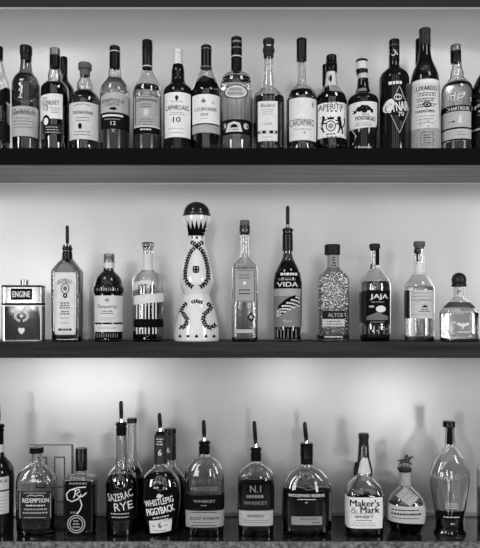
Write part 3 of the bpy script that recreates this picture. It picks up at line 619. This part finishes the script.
# M9
b = M('clear round bottle with black label showing a white moon over hills', 375, [(246, 4.3), (260, 4.4), (268, 4.8), (272, 7), (276, 11), (281, 14.6), (286, 15.4), (329, 15.3), (341, 14)], liquid=(.10, 282))
b.turn('stopper', [(243.3, 4.6), (244, 5.3), (247.6, 5.3), (248.2, 4.6), (250, 4.4)], WOODC, cx=374.7)
b.label(375.5, 379.2, 249, 265, .02, name='neck_strip', wrap=False); b.label(369.5, 372.5, 264, 269, .12, name='neck_tag', wrap=False)
l = b.label(366, 390, 290, 323.5, .02, wrap=True, tmax=1.7); b.text('JAJA', 379.5, 297, 18, 6, .8, l, bold=.03); b.print_(378, 302, 16, 1, 2, .4, l, h=.7)
b.shapes(381, 309, [ell(5.2, 3.4)], .75, 'moon', l); b.shapes(371.5, 306.5, [ell(2.6, 1)], .5, 'cloud', l)
b.shapes(378, 315, [[(-11, -5), (-10, -1), (-4, 1.5), (0, 3.2), (4, 1), (11, -1), (11, -5)]], .16, 'hills', l, eps=.001); b.print_(378, 322, 20, 1, 2, .3, l, h=.7)
b.label(359, 366.3, 291, 323, .01, name='dark_back_label', m=mat('dark_lower_band', .02, .2), tmax=2.2)
b.strokes([[(x, 326), (x, 334)] for x in (365, 369, 374, 379, 384)], 1., m=mat('painted_glass_glint', .5), name='vertical_glints')  # upright glints, painted as strokes
# M10
b = M('clear bottle with paper neck label and small sun emblem above a fluted base', 419.3, [(246, 4.4), (262, 4.8), (272, 5.2), (276, 8), (282, 12), (288, 14.4), (292, 14.9), (341, 14.6)], liquid=(.8, 287))
b.turn('stopper', [(241, 5.1), (241.7, 5.7), (245.6, 5.7), (246, 4.8), (248, 4.4)], CORK); b.turn('round_tag', [(247.5, 2.4), (249, 3.4), (252, 3.4), (253.5, 2.4)], PEWTER, cx=417.5, dr=1.5)
b.strokes([[(417.5, 253), (417, 258), (417.4, 262)]], 1.4, .03, name='neck_cord', eps=.0015)
b.label(414, 423.5, 264, 274.5, .68, name='neck_label', wrap=False)
l = b.label(410.5, 434, 290, 318.5, .56, wrap=False, tmax=1.6); b.print_(422, 293, 18, 2, 3.2, .25, l); b.text('CASAMIGOS', 422.5, 300, 20, 2.4, .12, l)
ray = [[(math.cos(t)*1.8 - .3*math.sin(t), math.sin(t)*1.8 + .3*math.cos(t)), (math.cos(t)*4.6, math.sin(t)*4.6), (math.cos(t)*1.8 + .3*math.sin(t), math.sin(t)*1.8 - .3*math.cos(t))] for t in [PI*i/8 for i in range(9)]]
b.shapes(425, 307.5, ray + [[(-2.2, 0), (-1.5, 1.6), (0, 2.2), (1.5, 1.6), (2.2, 0)]], .08, 'sun_emblem', l); b.print_(425, 309.5, 11, 2, 2, .1, l, h=.9); b.print_(420, 314.5, 17, 1, 2, .3, l)
b.label(404, 410, 290, 318.5, .02, name='dark_back_label', m=mat('dark_lower_band', .02, .2), tmax=2.2)
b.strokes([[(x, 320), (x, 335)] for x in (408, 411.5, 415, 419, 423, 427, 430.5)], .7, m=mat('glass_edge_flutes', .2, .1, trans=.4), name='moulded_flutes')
# M11
b = M('squat wide clear bottle with round ball stopper and sloping shoulders', 459, [(286, 5.4), (296, 5.8), (298, 7), (303, 11.4), (310.5, 18.4), (314, 19.6), (341, 19.2)], n=4, dr=.7, liquid=(.86, 313), thick=.0025)
b.turn('ball_stopper', [(272.7, 1.5), (273.5, 4.2), (276, 7), (279.5, 8), (282.5, 7.6), (284, 7), (284.3, 8.2), (286.4, 8), (287, 5.6)], mat('stained_wood_ball', .02, .3, spec=.25, var=.4, vscale=120), rim=False)
l = b.label(453.8, 463, 288, 296.5, .6, name='neck_label', wrap=False); b.text('P', 459, 292, 3, 4, .08, l, bold=.03)
b.label(440.5, 480, 302, 307.5, .05, name='shoulder_ribbon', m=mat('grey_ribbon', .07, .6, spec=.1)); b.text('PATRON', 467, 309.2, 13, 3, .05, bold=.01)
b.shapes(476, 314, [[(-2, 2), (3, 1), (3, -3), (-1, -2)]], .02, 'ribbon_knot', eps=.002)
l = b.shapes(463, 327.5, [ell(11, 7)], .3, 'etched_crest', m=EMB); b.shapes(463, 326, [ell(1, 3), ell(3.6, 1.3, ox=-3, oy=1.4, rot=-.4), ell(3.6, 1.3, ox=3, oy=1.4, rot=.4)], .7, 'bee_emblem', l, m=PRINT, eps=.001); b.print_(463, 332, 14, 1, 2, .6, l, h=1.4)

# ================================================================== COUNTER
# B1
b = B('black bottle with cream double label, cropped at the near end of the counter', -1.2, [(432, 4.4), (448, 4.6), (456, 6), (462, 11), (470, 14.6), (478, 15.2), (533, 14.4)], glass=BLACKG)
b.turn('capsule', [(431, 4.8), (444, 4.8)], BLACK); b.turn('neck_band', [(444, 5), (455, 5)], LITE); b.pourer(424, 431, 402, -2, r=2, hw=5.8)
l = b.label(-12, 8.8, 477.5, 490.5, .55, wrap=False); b.text('KE', 3.5, 481, 7, 3, .05, l, bold=.02); l = b.label(-12, 8.8, 492, 514.5, .55, wrap=False); b.print_(2, 497, 10, 5, 3.4, .3, l)
# B2
b = B('broad clear bottle with thin black cap and dark framed label', 36.7, [(452, 5.6), (461, 6), (464.5, 7.6), (468, 13), (473, 18), (480, 20.5), (488, 20.9), (520, 20.2), (537, 19.4)], dr=.6, n=3., liquid=(.035, 498), thick=.0042, base=.012)
b.turn('cap', [(447, 6.6), (447.6, 7.2), (452.6, 7.2)], BLACK)
l = b.label(18.5, 52, 491.5, 519, .11, wrap=False, lab='dark label with pale frame'); b.strokes(rect(20, 493, 50.5, 517.5), .6, .4, parent=l); b.text('REDEMPTION', 35.3, 500.5, 26, 4.4, .75, l, bold=.02); b.print_(35.3, 505.5, 22, 1, 2, .6, l, h=1.4); b.print_(35.3, 509.3, 27, 2, 3.6, .35, l, h=1.5); b.strokes([[(27, 496.3), (31, 495), (35.5, 496), (40, 495), (44, 496.3)]], .8, .5, parent=l)
b.text('Redemption', 36, 481.5, 33, 7.5, m=EMB, shear=.25, name='raised_script', arc=0, bold=.01)
# B3
b = B('flat shouldered rectangular bottle with tall black cap, swirl script and round seal', 80.6, [(470, 5.2), (473.6, 5.6), (474.6, 9), (476, 15), (479, 17), (533, 16)], dr=.62, n=7, liquid=(.02, 483), thick=.0022, base=.009)
b.turn('cap', [(448, 5.8), (448.6, 6.2), (469.8, 6.2)], BLACK, cx=81.4)
l = b.label(65.5, 91, 481, 531, .02, wrap=False, lab='black label'); b.print_(78, 483.5, 20, 1, 2, .2, l, h=2)
b.strokes([[(86, 487), (78, 487.5), (70, 490), (66.5, 494), (67.5, 499.5), (72, 501.5), (78, 499), (81.5, 494)], [(72, 490), (74, 489), (75.5, 490), (75, 495), (73.5, 498)], [(75.5, 491), (79, 489), (80, 491.5), (76, 494), (80, 497), (83, 496), (86.5, 492.5)], [(80, 499), (82, 505), (80, 510), (77, 514)]], 1., .75, name='swirl_script', parent=l, eps=.0009)
b.text('WHISKEY', 74.5, 512.6, 9, 2.2, .3, l)
b.strokes([circ(76.3, 524, 8.6, 8.6), circ(76.3, 524, 6.4, 6.4)], .9, .42, name='round_seal', parent=l, eps=.0009); b.print_(76.3, 521, 8, 3, 3, .35, l, h=1.3)
# B4b behind
b = B('tall thin necked bottle with flat black cap, behind the pair of white lettered rye bottles', 132, [(423, 4.2), (440, 4.5), (458, 5.4), (464, 7.5), (470, 11), (478, 12.6), (533, 12.2)], front=1.725, liquid=(.012, 468))
b.turn('cap', [(418, 4.5), (418.6, 4.9), (422.6, 4.9)], BLACK)
b['label'] if False else None
b.root['label'] = 'tall thin necked bottle with flat black cap, behind the one with hand drawn rye lettering'
# B4
b = B('bottle with long neck, pourer and big white hand drawn lettering on dark glass', 121.4, [(434, 5), (440, 5.3), (458, 5.6), (466, 7), (471, 11), (478, 15), (486, 15.8), (505, 15.2), (533, 15.2)], liquid=(.008, 474), thick=.004, dr=.85)
b.pourer(422, 435, 401, 121, r=2, hw=5.6)
b.label(107, 120, 483, 492, .5, name='reflective_side_label') if False else None
b.text('SAZERAC', 119.5, 497, 25, 7.5, m=PRINT, bold=-.01, rot=12, arc=-1.5); b.text('RYE', 123, 506.3, 18, 8, m=PRINT, bold=-.01, rot=8)
l = b.label(106, 136, 512, 521, .02, name='black_band', lab='black band'); b.print_(120, 514, 22, 2, 3.4, .45, l, h=1.2)
b.strokes([[(116, 470), (113, 477), (115, 486), (121, 489), (127, 485), (128, 477), (125, 471)]], .8, m=EMB, name='raised_shield')
# B5b behind
b = B('black necked bottle numbered 6, partly hidden behind its white lettered twin', 170.2, [(433, 4.8), (459, 5), (467, 6.5), (472, 11), (480, 15.2), (490, 16), (533, 15.4)], front=1.735, dr=.7, liquid=(.008, 475))
b.turn('cap', [(428.3, 5.4), (429, 5.9), (433.2, 5.9)], BLACK); b.turn('neck_sleeve', [(434, 5.5), (459, 5.8)], mat('black_sleeve', .02, .35))
b.text('6', 168.3, 450, 3, 5, m=PRINT, bold=.03, eps=.003)
# B5
b = B('bottle with pourer, black neck sleeve numbered 6 and slanted white farm lettering', 160.5, [(434, 5), (463, 5.4), (467, 6.8), (471, 12), (478, 17.4), (486, 19.4), (494, 19.7), (515, 18), (533, 15.5)], liquid=(.008, 472), n=2.2, dr=.75)
b.pourer(431, 435, 413, 159.5, r=2, hw=4.6); b.turn('neck_sleeve', [(434.5, 6), (463, 6.4)], mat('black_sleeve', .02, .35))
b.text('6', 160, 452.5, 3.4, 6, m=PRINT, bold=.03, eps=.0035); b.print_(160, 439, 8, 3, 2.6, m=PRINT, h=.8)
for o in [o for o in b.root.children if o.name.startswith('fine_print')]: o.location.y = -.0035
l = b.label(145, 177, 494, 523, .02, wrap=False, skew=-3, lab='slanted black label'); b.text('WHISTLEPIG', 158.5, 502, 29, 6.4, .8, l, bold=.02, rot=11); b.text('PIGGYBACK', 160, 510.5, 28, 7.2, .85, l, bold=.03, rot=11); b.print_(161, 517, 20, 2, 3, .6, l, h=1.2, skew=.18)
b.shapes(159, 496.5, [ell(2.6, 1.8), ell(1, 1, ox=3, oy=.8), ell(1.8, .6, oy=2)], .6, 'pig_emblem')
l = b.label(149.5, 171.5, 520, 532.5, .68, wrap=False, skew=-1.2); b.text('6', 160, 525.3, 3.4, 5.6, .03, l, bold=.04); b.print_(160, 530.5, 16, 1, 2, .2, l); b.print_(154, 526, 5, 1, 2, .15, l, h=1.1); b.print_(166, 525, 5, 1, 2, .15, l, h=1.1)
b.text('VWP', 160, 481.5, 9, 4, m=EMB, bold=.01) if False else b.strokes([[(154, 478), (160, 484), (166, 478)], [(152, 484), (156, 488), (160, 491), (164, 488), (168, 484)]], .8, m=EMB, name='raised_chevrons')
# B6
b = B('arched shoulder bottle, clear above, raised lettering over black whiskey band and pale strip', 204.4, [(453, 5.4), (456, 6), (458, 9.5), (462, 14), (469, 17.8), (477, 19.3), (500, 19.3), (533, 18.6)], dr=.55, n=2.8, liquid=(.05, 496), thick=.004, base=.010)
b.pourer(440.5, 453.5, 420, 203.7, r=2, hw=5.8)
b.text('BULLEIT', 204.4, 481, 25, 5, m=EMB, arc=2, name='raised_lettering'); b.text('FRONTIER', 204.4, 489, 27, 5, m=EMB, bold=.02, name='raised_lettering')
l = b.label(185.5, 223.3, 495.5, 509.5, .02, lab='black band'); b.text('WHISKEY', 204.4, 501.3, 22, 2.8, .35, l); b.print_(204, 505.5, 8, 1, 2, .3, l)
l = b.label(185.8, 223, 511, 527.5, .30); b.strokes([[(188 + i*4, 512.4) for i in range(9)], [(188 + i*4, 525.6) for i in range(9)]], .7, .06, parent=l); b.text('BULLEIT BOURBON', 204.4, 518.4, 29, 2.8, .05, l, bold=.01); b.print_(204, 522.6, 28, 1, 2, .12, l)
# B7
b = B('shouldered bottle with bent pourer, raised lettering in dark spirit and pale low label', 256, [(460, 5.2), (463, 5.8), (466, 10), (470, 15), (475, 17.8), (482, 18.3), (533, 17.4)], dr=.6, n=3.4, liquid=(.04, 479), thick=.004, base=.010)
b.pourer(447, 460.5, 421, 254.3, r=2, hw=5.6)
b.text('N.1', 255.5, 489, 11, 7, .22, bold=.02, name='raised_lettering'); b.text('SAGAMORE', 255.5, 498.5, 20, 3, .22, name='raised_lettering') if False else b.print_(255.5, 496.5, 20, 1, 2, .22, h=3, name='raised_marks')
b.text('WHISKEY', 255.5, 503, 24, 3.6, .25, name='raised_lettering')
l = b.label(239, 273, 510.8, 526, .42, wrap=False); b.text('WHISKEY', 256, 516, 18, 2.8, .05, l, bold=.02); b.print_(256, 520.3, 27, 2, 2.4, .2, l); b.label(239, 273, 509.3, 510.6, .1, name='thin_band')
# B8
b = B('very wide round shouldered bottle of dark spirit with clear pourer collar', 306.7, [(463, 5.4), (466.5, 6), (468.5, 11), (473, 17), (481, 22), (490, 24.4), (500, 24.7), (528, 24), (533, 23)], dr=.5, n=2.8, liquid=(.012, 487), thick=.0042, base=.010)
b.pourer(444, 463, 422, 304.8, r=2.1, hw=5.5)
b.turn('clear_collar', [(442.8, 5.8), (443.4, 6.3), (456, 6.3), (457, 5.9)], CLEAR); b.turn('neck_band', [(457, 5.9), (463.4, 6)], BLACK)
b.strokes([circ(306.5, 476, 4, 4)], .8, m=EMB, name='raised_monogram'); b.strokes([[(302, 485), (306, 482), (310, 485), (314, 489), (318, 488)], [(296, 486), (302, 487.5), (308, 490), (314, 489)]], .9, m=EMB, name='raised_script')
b.text('WOODFORD RESERVE', 306.7, 495.6, 36, 2.9, m=PRINT, bold=.03); b.print_(306.7, 499.5, 26, 1, 2, m=PRINT, h=.8); b.print_(306.7, 502.6, 4, 1, 2, m=PRINT, h=.8)
l = b.label(291.5, 322, 516.5, 525, .26, wrap=False); b.print_(309, 519, 24, 1, 2, .08, l); b.print_(316, 522.5, 10, 1, 2, .08, l)
# B9
b = B('square shouldered bottle dipped in dripping black wax with large cream label', 363.6, [(440, 4.8), (450, 5), (462, 6.4), (474, 8.2), (478, 10), (482, 14), (487, 18.2), (493, 19.8), (533, 19.2)], dr=.85, n=4.5, liquid=(.03, 493), thick=.0022)
b.turn('wax_cap', [(433, 4.4), (433.6, 5.6), (438, 5.8), (439, 5.1), (446, 5.6), (449, 6.1), (449.6, 5.6), (455, 6.3)], WAX)
# drips
vs, fs = [], []
W = 48
for j in range(9):
    for i in range(W):
        t = 2 * PI * i / W
        low = 456.5 + 19 * min(1, (abs(math.sin(t)) * 1.12) ** 5) * (1 if math.cos(t) > 0 else .9) + .8 * math.sin(9 * t)
        z = b.zpx(453 + (low - 453) * j / 8); a, bb, n = b.abn(z); x, y = ringpt(a + .0012 + .0005*math.sin(7*t), bb + .0012 + .0005*math.sin(7*t), n, t); vs.append((x, y, z))
for j in range(8):
    for i in range(W): fs.append((j*W+i, j*W+(i+1)%W, (j+1)*W+(i+1)%W, (j+1)*W+i))
link('wax_drips', mesh('wax_drips', vs, fs), WAX, b.root)
b.tube('wax_drip', [(356.5, 462, 1.5), (355.2, 470, 1.7), (354.8, 475, 1.2), (354.8, 476, .4)], WAX); b.tube('wax_drip', [(369, 462, 1.8), (370.6, 470, 1.7), (371.2, 474.5, 1.3), (371.2, 475.5, .4)], WAX)
l = b.label(357, 369.5, 452, 474, .62, name='neck_label', wrap=False, eps=.0006); 
b.strokes([[(363, 478), (369, 485), (363, 491), (357, 485), (363, 478)]], .8, m=EMB, name='raised_diamond')
l = b.label(344.5, 382.5, 497.5, 528.5, .74, wrap=False, corner=0); b.text("Maker's", 365, 503.2, 29, 6.8, .01, l, bold=.05); b.text('Mark', 370, 509.8, 19, 6.2, .01, l, bold=.05); b.text('&', 354, 510, 7, 6.5, .3, l); b.text('WHISKY', 364, 516.8, 19, 3, .03, l, bold=.04); b.print_(364, 513.6, 28, 1, 2, .15, l, h=.6); b.print_(364, 520.4, 20, 1, 2, .15, l, h=.8); b.print_(364, 523, 31, 2, 2.2, .3, l, h=.7)
# B10
b = B('round bellied bottle with horse and rider stopper and slanted paper tag', 405.5, [(470, 5.8), (486, 6.2), (489, 8.5), (494, 14), (501, 18.6), (509, 20.3), (517, 19.6), (526, 16.8), (533, 15)], liquid=(.012, 505), n=2.6, dr=.85)
st = b.turn('stopper', [(467, 5.8), (467.6, 7), (469.4, 7.2), (470.4, 6.6), (471.4, 6.2)], PEWTER, cx=404.6)
def skin(name, nodes, edges, m, parent, loc):
    me = bpy.data.meshes.new(name); me.from_pydata([n[:3] for n in nodes], edges, []); me.update()
    o = link(name, me, m, parent, smooth=False); o.location = loc
    md = o.modifiers.new('s', 'SKIN'); md.use_smooth_shade = True; me.skin_vertices.new(name='') if not me.skin_vertices else None
    for i, n in enumerate(nodes): me.skin_vertices[0].data[i].radius = (n[3], n[3])
    me.skin_vertices[0].data[0].use_root = True
    s2 = o.modifiers.new('d', 'SUBSURF'); s2.levels = 1; s2.render_levels = 1
    return o
u = b.sc
H = [(0, 0, 6.2, 1.5), (3, 0, 6.6, 1.5), (-3.2, 0, 6.2, 1.5), (5, 0, 8.6, 1.0), (6.6, 0, 10.6, .75), (8.4, 0, 9.8, .5), (9.2, 0, 9.2, .35),
     (3.4, .9, 5, .6), (5.4, .9, 3.2, .4), (4.4, .9, 1.4, .35), (3.4, -.9, 5, .6), (6.4, -.9, 4.2, .4), (7.2, -.9, 2.2, .35),
     (-3.6, .9, 5, .7), (-5, .9, 3, .4), (-6.2, .9, .8, .35), (-3.4, -.9, 5, .7), (-2.8, -.9, 2.8, .4), (-4, -.9, .6, .35), (-5.6, 0, 7.2, .5), (-7.6, 0, 5.6, .4)]
E = [(0,1),(0,2),(1,3),(3,4),(4,5),(5,6),(1,7),(7,8),(8,9),(1,10),(10,11),(11,12),(2,13),(13,14),(14,15),(2,16),(16,17),(17,18),(2,19),(19,20)]
skin('horse_figure', [(a*u*1.0, c*u, d*u, r*u*1.35) for a, c, d, r in H], E, PEWTER, st, ((404.6 - b.cx) * u, 0, b.zpx(467.3)))
J = [(-.6, 0, 8, .9), (.6, 0, 9.8, 1.0), (2, 0, 11.6, .9), (2.8, 0, 13, .8), (1, .9, 7.4, .6), (.2, 1.3, 5.6, .45), (1, -.9, 7.4, .6), (.2, -1.3, 5.6, .45), (3.2, .7, 10.2, .4), (4.6, .5, 9.8, .35), (3.2, -.7, 10.2, .4), (4.6, -.5, 9.8, .35)]
skin('rider_figure', [(a*u*.95, c*u, d*u, r*u*1.3) for a, c, d, r in J], [(0,1),(1,2),(2,3),(0,4),(4,5),(0,6),(6,7),(2,8),(8,9),(2,10),(10,11)], PEWTER, st, ((404.6 - b.cx) * u, 0, b.zpx(467.3)))
b.label(398, 411, 472.5, 486, .34, name='neck_label')
l = b.shapes(408, 498, [[(-11, 1), (-1, 9), (12, 0), (1, -7.5)]], .40, 'paper_tag', m=paper(.40), eps=.001); b.strokes([[(400 + i*2, 498 - i*1.7), (406 + i*2, 502 - i*1.7)] for i in range(5)], .5, .1, parent=l, eps=.0016, name='tag_print')
l = b.label(386, 425.5, 506.5, 523, .48, arch=-1.5, archb=-1.5, skew=1); b.print_(406, 510.5, 30, 1, 2, .1, l, h=1.2); b.print_(407, 514.5, 31, 1, 2, .06, l, h=2); b.print_(406, 518.5, 26, 1, 2, .12, l, h=1.1)
# B11
b = B('tear shaped clear bottle with raised wings, dark strip down its neck', 449.8, [(426, 4.6), (444, 5), (451, 8.5), (461, 15.2), (470, 18.8), (478, 19.8), (488, 19), (505, 16.2), (520, 13.9), (528, 13.6), (532, 15.5), (536, 16)], dr=.6, liquid=(.02, 512), thick=.004, base=.016, n=2.2)
b.turn('cap', [(421, 5.4), (421.8, 6), (426.8, 6)], BLACK, cx=448.9)
b.label(447, 452.5, 427, 444.5, .03, name='neck_strip', wrap=False)
for sg in (-1, 1):
    b.strokes([[(450 + sg*1.5, 515), (450 + sg*(2 + i*1.6), 495), (450 + sg*(3 + i*2.9), 478 - (3 - abs(i-2))*1)] for i in range(4)], .6, m=EMB, name='raised_wing')
b.text("ANGEL'S ENVY", 451, 477, 31, 6, m=EMB, bold=.02, name='raised_lettering')
b.print_(452, 504, 14, 3, 2.2, m=PRINT, h=.8); l = b.label(437, 463.5, 511.5, 519.5, .02, name='dark_band', wrap=False); b.print_(452, 517.3, 20, 1, 2, .55, l, h=1.1); b.print_(452.5, 524, 4, 1, 2, m=PRINT, h=1.1)
# B12
b = B('dark spirit bottle at the far counter end, cropped by the picture edge', 492.5, [(440, 4), (456, 6), (464, 13), (470, 15.6), (480, 16), (533, 15.6)], n=5, dr=.7, liquid=(.012, 488), thick=.003)
b.turn('cap', [(430, 5), (431, 6), (442, 6)], BLACK)

# ================================================================== LIGHT
def area(name, x, y, z, w, h, e, target):
    L = bpy.data.lights.new(name, 'AREA'); L.shape = 'RECTANGLE'; L.size = w; L.size_y = h; L.energy = e
    o = bpy.data.objects.new(name, L); C.objects.link(o); o.location = (x, y, z)
    o.rotation_euler = (Vector(target) - Vector((x, y, z))).to_track_quat('-Z', 'Y').to_euler(); return o
tgt = (0, YW, ZC)
for x in (-1.95, -.65, .65, 1.95):
    area('window_light', x, -3.2, ZC + 1.75, .9, 3.3, 11.5, (x, YW, ZC + 1.75))
for x in (-3.7, 3.7):
    area('side_fill_light', x, -2.4, ZC + .7, 1.1, 2.0, 106, (0, YW, ZC + .3))  # fill added from both sides, outside the wall's mirror view
area('wall_glow_light', 1.46, -2.4, ZC - .80, .40, .60, 6.5, (.4, YW, ZC - .3))  # unseen lights added so their reflections glow on the back wall
area('wall_glow_light', .46, -2.4, ZC - .55, .22, .35, 4.5, (.1, YW, ZC - .3))
area('wall_glow_light', -1.41, -2.4, ZC - .56, 1.1, .35, 11, (-.4, YW, ZC - .2))
area('wall_glow_light', -1.95, -2.4, ZC + .33, .3, .3, 3.6, (-.6, YW, ZC))
area('wall_glow_light', -.44, -2.4, ZC + .2, .25, .25, 1.6, (0, YW, ZC))
area('wall_glow_light', -1.2, -2.4, ZC + .35, .25, .25, 1.6, (0, YW, ZC))
area('overhead_fill_light', -1.2, .2, 3.4, .5, .5, 8, (-.4, YW, ZC))  # overhead fill, added clear of the wall's reflections
area('overhead_fill_light', 1.2, .2, 3.4, .5, .5, 8, (.4, YW, ZC))
w = bpy.data.worlds.new('World'); bpy.context.scene.world = w; w.use_nodes = True
w.node_tree.nodes['Background'].inputs[0].default_value = (1, 1, 1, 1); w.node_tree.nodes['Background'].inputs[1].default_value = .06

cam = bpy.data.cameras.new('camera'); co = bpy.data.objects.new('camera', cam); C.objects.link(co)
co.location = (0, 0, ZC); co.rotation_euler = (PI / 2, 0, 0)
cam.sensor_fit = 'HORIZONTAL'; cam.sensor_width = 36; cam.lens = 36 * F / 480; cam.shift_y = (HY - 274) / 480
sc = bpy.context.scene; sc.camera = co
sc.view_settings.view_transform = 'Standard'; sc.view_settings.look = 'None'; sc.view_settings.gamma = 1; sc.view_settings.exposure = 0
sc.view_settings.use_curve_mapping = False
try:
    sc.cycles.max_bounces = 20; sc.cycles.transmission_bounces = 20; sc.cycles.glossy_bounces = 6; sc.cycles.use_denoising = True
except Exception: pass
